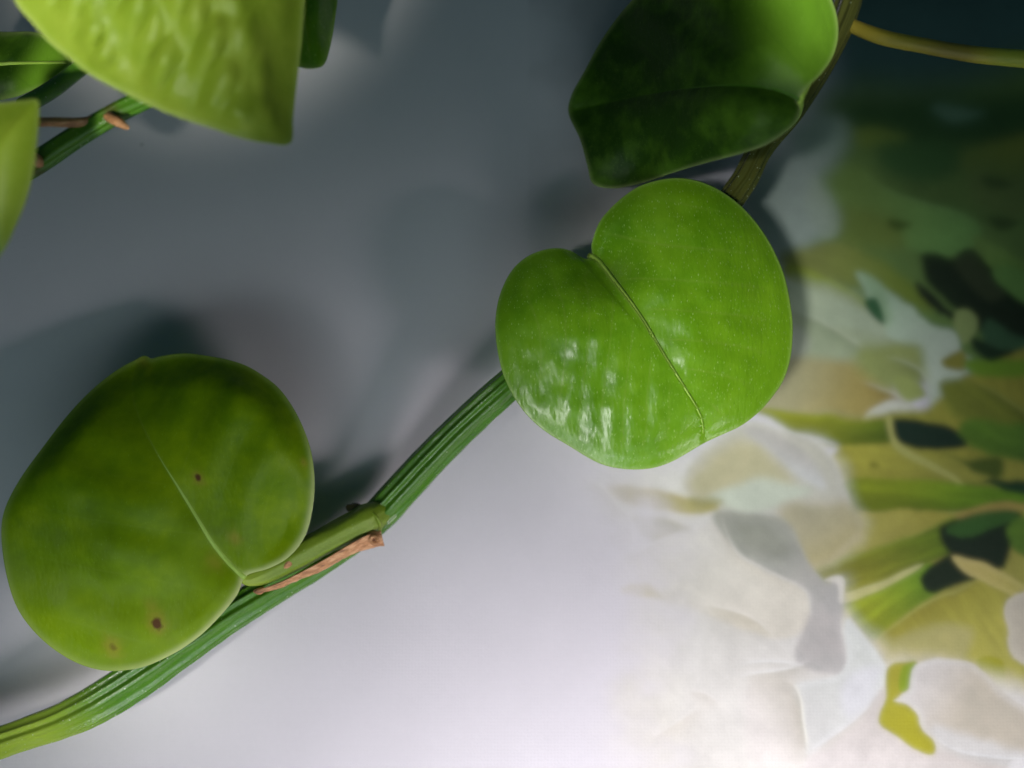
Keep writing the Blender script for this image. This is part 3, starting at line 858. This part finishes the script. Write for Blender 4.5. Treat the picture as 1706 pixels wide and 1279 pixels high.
# dried sheath margin: a curled thin strip
def sheath():
    n, m = 90, 14
    a = catmull([(424, 985, .0158), (470, 968, .0166), (520, 943, .0168), (570, 914, .0170), (606, 894, .0166), (634, 884, .0150)], n)
    b = catmull([(428, 989, .0150), (474, 975, .0150), (526, 954, .0146), (575, 928, .0140), (606, 915, .0132), (640, 908, .0120)], n)
    V, F = [], []
    for j in range(m):
        t = j / (m - 1)
        q = a * (1 - t) + b * t
        wv = (fbm(np.arange(n) / 6.0, np.full(n, t * 3), 4, 4) - 0.5) * 0.8
        hh = q[:, 2] + 0.0003 * math.sin(t * math.pi) + 0.00025 * wv
        V.append(P(q[:, 0] + 3 * wv, q[:, 1] + 5 * wv * t, hh))
    V = np.concatenate(V)
    for j in range(m - 1):
        F += [(j * n + i, j * n + i + 1, (j + 1) * n + i + 1, (j + 1) * n + i) for i in range(n - 1)]
    o = mesh_obj('dry_sheath', V, F, M_DRY, vine)
    md = o.modifiers.new('thickness', 'SOLIDIFY')
    md.thickness = 0.0003
    md.offset = 0
    o['label'] = 'papery brown dried sheath edge between petiole and stem'


sheath()
# curled end of the sheath (a small spiral roll)
spr = []
for i in range(34):
    t = i / 33
    a = math.radians(200 + 560 * t)
    rr = 11 * (1 - 0.72 * t)
    spr.append((624 + rr * math.cos(a), 898 + rr * 0.95 * math.sin(a), 0.0150 + 0.0015 * t, 5.0 - 2.2 * t))
curl = tube('sheath_curl', np.array(spr), M_DRY, vine, seg=16, n=90, wob=0.35)
tube('bud', np.array([(604, 850, .0112, 8), (593, 846, .0118, 9), (584, 846, .0120, 8), (578, 843, .0118, 4)]), M_STEM, vine, seg=20, n=24, brown=lambda p: np.ones(len(p)), wob=0.15)
tube('bud_scar', np.array([(486, 934, .0163, 4), (480, 939, .0169, 6), (474, 946, .0166, 4)]), M_DRY, vine, seg=14, n=18, wob=0.5)
tube('bud_scar', np.array([(440, 980, .0150, 4), (432, 984, .0153, 6), (424, 985, .0148, 3)]), M_DRY, vine, seg=14, n=18, wob=0.5)

# --- fresh leaf in front (heart shape, notch at its top)
OUT2 = [(986, 424), (986, 404), (999, 369), (1025, 339), (1060, 312.5), (1095, 300), (1130, 296), (1165, 301.6), (1200, 317), (1235, 343), (1266, 378),
        (1290, 417.6), (1307.6, 461), (1317.6, 509.6), (1321, 549), (1317.6, 592.7), (1307.6, 628), (1292, 654), (1266, 684.7), (1235, 708.8), (1203, 724),
        (1179, 735), (1161, 745), (1141, 757), (1117, 770), (1086.5, 779.7), (1051.5, 782), (1016.4, 777.5), (986, 765.7), (946, 741.6), (907, 717.5), (876, 689),
        (852, 654), (837, 619), (828, 579.6), (825, 540), (829, 505), (839, 474.5), (854.4, 448), (876, 428.6), (902.6, 416.7), (929, 413), (951, 417.6), (968, 427.7), (978, 431)]
RIB2 = [(984, 426), (999, 437), (1025, 470), (1051.5, 505), (1078, 544.6), (1104, 588), (1134.6, 636.5), (1161, 680), (1170, 704), (1171, 722)]


def h2(X, Y, d, s, R):
    mm = 0.001
    h = 31 * mm + 0 * X
    h = h + (1.0 - R ** 2) * 3.6 * mm                       # gentle dome
    h = h - 4.2 * mm * smooth(1150, 1340, X) ** 1.2         # right flank turns back
    h = h - 4.0 * mm * smooth(560, 400, Y) * smooth(1120, 980, X)    # left lobe dips to the notch
    h = h - 4.5 * mm * np.exp(-(((X - 1005) / 60) ** 2 + ((Y - 432) / 45) ** 2))
    h = h - 0.5 * mm * smooth(0.85, 1.0, R) ** 2
    h = h - np.where(d > 0, 0.85, 1.9) * mm * np.exp(-np.sqrt(d * d + 36) / np.where(d > 0, 26, 42)) * (1 - 0.5 * smooth(150, 330, s))        # valley along the midrib
    q = s - np.abs(d) * np.where(d > 0, 1.25, 0.70)
    amp = np.where(d > 0, 0.15, 0.20) * mm * (0.5 + fbm(X / 90, Y / 90, 2, 31))
    h = h + amp * np.sin(math.pi * (q / 58)) ** 2 * smooth(8, 60, np.abs(d)) * (1 - smooth(0.72, 0.98, R))
    h = h + 0.55 * mm * np.exp(-((X - 1160) / 26) ** 2 - ((Y - 578) / 40) ** 2) + 0.35 * mm * np.exp(-((X - 1150) / 22) ** 2 - ((Y - 525) / 16) ** 2)
    h = h + 1.3 * mm * (fbm(X / 80, Y / 80, 3, 2) - 0.5) * (1 - smooth(0.8, 1, R))
    return h


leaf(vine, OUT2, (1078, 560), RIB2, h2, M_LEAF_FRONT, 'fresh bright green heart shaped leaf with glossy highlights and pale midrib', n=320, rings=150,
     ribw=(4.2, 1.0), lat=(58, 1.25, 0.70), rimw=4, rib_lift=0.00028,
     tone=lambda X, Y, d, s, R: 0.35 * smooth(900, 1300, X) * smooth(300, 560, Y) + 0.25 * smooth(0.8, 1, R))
hb = float(h2(np.array([988.0]), np.array([430.0]), np.array([0.0]), np.array([3.0]), np.array([0.98]))[0])
tube('petiole', np.array([(996, 440, hb - .0004, 4), (988, 431, hb - .0004, 5), (984, 427, hb - .0012, 6), (988, 436, hb - .003, 8), (1010, 480, .0205, 13), (1030, 505, .0205, 13)]), M_PETIOLE, vine, seg=24, n=50)

# --- spotted olive leaf
OUT1 = [(404, 968), (416, 955), (450, 945), (483.5, 925.5), (509, 891.7), (520, 852), (524, 807), (520, 762), (509, 723), (489, 681), (461, 644), (421.7, 616), (388, 602),
        (348.6, 593.7), (309, 589), (270, 593.7), (254, 598), (242, 592.6), (225, 600.5), (191, 620.7), (152, 652.8), (112.5, 695), (67.5, 754), (33.7, 801.8), (11, 846.7),
        (4.5, 886), (10, 942), (25, 998.5), (48, 1038), (84, 1074.5), (129, 1102.6), (174, 1115.5), (219, 1114), (253, 1105), (298, 1083), (337, 1055), (371, 1021), (393.6, 993), (401, 977)]
RIB1 = [(408, 962), (382, 937), (354, 903), (326, 858), (298, 813), (270, 768), (242, 717), (226, 676), (222, 640), (232, 606)]


def h1(X, Y, d, s, R):
    mm = 0.001
    h = 18.0 * mm + 7.0 * mm * smooth(20, 330, s) + 0 * X
    h = h + 2.2 * mm * (1 - R ** 2)
    h = h + 4.5 * mm * smooth(0, 190, np.abs(d)) * np.where(d > 0, 1.0, 0.9) * smooth(-20, 160, s)
    h = h - 3.0 * mm * smooth(0.75, 1.0, R) ** 1.6 * smooth(900, 700, Y)
    h = h - 0.9 * mm * np.exp(-np.abs(d) / 22)
    q = s - np.abs(d) * 0.8
    h = h + 0.35 * mm * np.sin(2 * math.pi * q / 120) * smooth(10, 90, np.abs(d)) * (1 - smooth(0.8, 1, R))
    h = h - 5.2 * mm * smooth(800, 590, Y) ** 1.3
    h = h + 4.2 * mm * (fbm(X / 150 + 3.3, Y / 150, 2, 6) - 0.5) * (1 - smooth(0.85, 1, R))
    return h


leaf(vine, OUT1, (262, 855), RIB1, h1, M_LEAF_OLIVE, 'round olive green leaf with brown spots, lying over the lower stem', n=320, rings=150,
     ribw=(5.5, 0.3), lat=(95, 0.8, 0.8), rimw=8, rib_lift=0.0002, lit_rim_side=(40, 75),
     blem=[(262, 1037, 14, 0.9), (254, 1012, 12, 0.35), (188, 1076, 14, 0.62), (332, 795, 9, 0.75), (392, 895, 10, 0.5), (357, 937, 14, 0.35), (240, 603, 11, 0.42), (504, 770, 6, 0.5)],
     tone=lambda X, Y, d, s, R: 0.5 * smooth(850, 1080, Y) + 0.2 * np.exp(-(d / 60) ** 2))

# --- shaded leaf above, folded along its midrib
OUT3 = [(1335, 156), (1346.5, 142), (1365, 123), (1384, 94.5), (1393, 61), (1391, 28), (1382, 0), (1362, -40), (1310, -85), (1210, -112), (1120, -78), (1056, 0), (1032, 28), (1001.6, 71),
        (975.6, 118), (952, 160), (947, 189), (966, 231.5), (978, 274), (988, 306), (1023, 314), (1070, 305), (1127, 286), (1183.5, 269), (1240, 253), (1278, 238.6), (1316, 212.6), (1327.6, 198), (1332, 182), (1326, 172)]
RIB3 = [(1330, 166), (1290, 150), (1220, 143), (1130, 150), (1040, 166), (960, 184)]


def h3(X, Y, d, s, R):
    mm = 0.001
    h = 56 * mm + 0 * X
    h = h - 34 * mm * smooth(1290, 930, X)                      # the blade falls away to the tip
    h = h - 10 * mm * smooth(160, 320, Y) * smooth(930, 1100, X)                        # lower half folds under
    h = h - 7 * mm * smooth(1330, 1405, X) ** 1.5
    h = h + 1.5 * mm * np.exp(-(((X - 1320) / 60) ** 2 + ((Y - 60) / 60) ** 2))
    h = h - 2.0 * mm * np.exp(-np.abs(d) / 25)
    h = h + 0.6 * mm * np.sin(2 * math.pi * (s - np.abs(d) * 0.8) / 110) * smooth(10, 80, np.abs(d)) * (1 - smooth(0.8, 1, R))
    return h


leaf(vine, OUT3, (1190, 110), RIB3, h3, M_LEAF_DARK, 'deep green leaf in shade, its rounded shoulder coloured lighter as if lit', n=260, rings=100, ribw=(5, 1.0), lat=(90, .8, .8), rimw=5, ribmat=M_STEM,
     tone=lambda X, Y, d, s, R: 0.55 * smooth(1190, 1310, X) * smooth(175, 120, Y))  # lit shoulder painted into the colour, over a base darkened as shade
tube('petiole', np.array([(1345, 135, .0495, 8), (1330, 162, .0530, 10), (1328, 178, .0450, 10), (1320, 192, .036, 12), (1305, 206, .030, 12), (1298, 212, .026, 10)]), M_RIB, vine, seg=24, n=50)
tube('petiole', np.array([(1402, 34, .026, 10), (1425, 45, .027, 11), (1470, 62, .029, 12), (1540, 76, .031, 12), (1620, 90, .033, 13), (1706, 98, .035, 14), (1800, 108, .036, 14)]), M_DRYSTEM, vine, seg=28, n=80,
     brown=lambda p: 0.55 * (0.5 + 0.5 * np.sin(p[:, 0] / 35.0)) * (1 - smooth(1600, 1650, p[:, 0])), tone=lambda p: 0.6 * smooth(1610, 1680, p[:, 0]), wob=0.12)['label'] = 'thin yellowed brown petiole reaching sideways from the stem'

# ------------------------------------------------------------------ second vine in the corner
vine2 = empty('pothos_vine', P(60, 270, 0.0), 'out of focus pothos vine with one large puckered pale leaf and brown nodes', 'plant')
tube('stem', np.array([(-80, 350, 0.0420, 19), (-10, 312, 0.0440, 18), (60, 272, 0.0460, 18), (130, 226, 0.0480, 17), (200, 185, 0.0500, 16), (270, 150, 0.0520, 15), (350, 90, 0.0540, 14), (420, 0, 0.0560, 14), (450, -70, 0.0560, 14)]), M_STEM, vine2, ribs=7, depth=.07, seg=56, n=160,
     brown=lambda p: 0.8 * np.exp(-((p[:, 0] - 192) / 12) ** 2) + 0.8 * np.exp(-((p[:, 0] - 58) / 10) ** 2))
tube('petiole', np.array([(40, 176, 0.0400, 14), (85, 150, 0.0440, 14), (125, 120, 0.0480, 13), (170, 85, 0.0520, 12), (230, 20, 0.0580, 11)]), M_STEM, vine2, seg=24, n=60, tone=lambda p: 0 * p[:, 0])
tube('dry_petiole', np.array([(30, 204, 0.0520, 8), (70, 203, 0.0520, 8), (110, 204, 0.0510, 8), (140, 203, 0.0500, 8), (170, 200, 0.0490, 10)]), M_DRY, vine2, seg=20, n=40, wob=0.3)
tube('node_scar', np.array([(182, 196, 0.0515, 9), (196, 202, 0.0530, 9), (208, 210, 0.0525, 6), (214, 213, 0.0520, 4)]), M_DRY, vine2, seg=18, n=24, wob=0.4)
tube('node_scar', np.array([(54, 262, 0.0490, 8), (62, 266, 0.0500, 9), (66, 276, 0.0490, 6)]), M_DRY, vine2, seg=18, n=24, wob=0.4)

OUTA = [(482, 239), (486, 197), (492, 144), (500, 82), (507, 0), (508, -90), (480, -190), (400, -280), (260, -310), (110, -250), (20, -150), (8, -60), (27, 0), (53, 33), (82, 66), (115, 94), (152, 123), (205, 152), (254, 176), (304, 197), (353, 213), (402, 230), (443, 238)]
RIBA = [(260, -290), (330, -180), (400, -60), (446, 60), (470, 160), (481, 230)]


def hA(X, Y, d, s, R):
    mm = 0.001
    h = 76 * mm - 10 * mm * smooth(-100, 240, Y) + 0 * X
    h = h - 6 * mm * smooth(380, 510, X) ** 1.5
    h = h + 3 * mm * (1 - R ** 2)
    q = s - np.abs(d) * np.where(d > 0, 0.9, 0.9)
    puck = 0.8 * np.abs(np.sin(math.pi * (q / 70 + 0.5 * fbm(X / 90, Y / 90, 2, 18)))) * (0.6 + 0.5 * np.sin(math.pi * d / 45 + 2 * fbm(X / 80, Y / 80, 2, 28))) + 0.0 * np.abs(np.sin(math.pi * (q / 75 + 0.8 * fbm(X / 90, Y / 90, 2, 8)))) + 0.9 * fbm(X / 38 + Y / 130, Y / 50, 2, 5)
    h = h + 1.5 * mm * puck * smooth(5, 50, np.abs(d)) * (1 - smooth(0.78, 0.97, R))
    h = h - 0.5 * mm * np.exp(-np.sqrt(d * d + 100) / 30)
    return h


leaf(vine2, OUTA, (270, -20), RIBA, hA, M_LEAF_PALE, 'large pale green leaf puckered between its veins, tip pointing down', n=280, rings=130, ribw=(3.5, 1), lat=(62, .9, .9), rimw=7)
OUTB = [(500, 112), (533, 111), (546, 82), (556, 30), (560, -20), (545, -120), (490, -180), (430, -150), (420, -60), (440, 40), (470, 90)]
leaf(vine2, OUTB, (495, -20), [(480, -170), (500, -60), (510, 40), (515, 108)],
     lambda X, Y, d, s, R: 0.052 + 0.003 * (1 - R ** 2) - 0.004 * smooth(510, 560, X) - 0.001 * np.exp(-np.abs(d) / 15),
     M_LEAF_FRONT, 'narrow strip of green leaf behind the puckered leaf', n=160, rings=60, ribw=(5, 2), lat=(70, .8, .8))
OUTC = [(-60, 40), (0, 52), (58, 53), (95, 72), (118, 98), (108, 122), (80, 140), (50, 152), (20, 163), (-40, 168), (-120, 130), (-110, 70)]
leaf(vine2, OUTC, (0, 110), [(-110, 105), (-40, 108), (30, 105), (110, 104)],
     lambda X, Y, d, s, R: 0.030 + 0.003 * (1 - R ** 2) + 0.006 * smooth(20, 110, X) - 0.001 * np.exp(-np.abs(d) / 15),
     M_LEAF_DARK, 'small dark leaf half hidden behind the puckered leaf', n=160, rings=60, ribw=(4, 2), lat=(60, .8, .8),
     tone=lambda X, Y, d, s, R: smooth(20, 75, X - (Y - 100) * -0.45))
OUTD = [(0, 170), (40, 166), (62, 165), (66, 185), (63, 225), (57, 280), (45, 330), (25, 380), (8, 414), (-20, 440), (-90, 420), (-150, 330), (-140, 220), (-70, 178)]
leaf(vine2, OUTD, (-40, 290), [(-20, 180), (-15, 250), (-15, 330), (-15, 425)],
     lambda X, Y, d, s, R: 0.066 + 0.004 * (1 - R ** 2) + 0.003 * smooth(380, 200, Y) - 0.001 * np.exp(-np.abs(d) / 15),
     M_LEAF_PALE, 'yellowish green leaf edge curving down beside the brown node', n=180, rings=70, ribw=(6, 2), lat=(70, .8, .8))
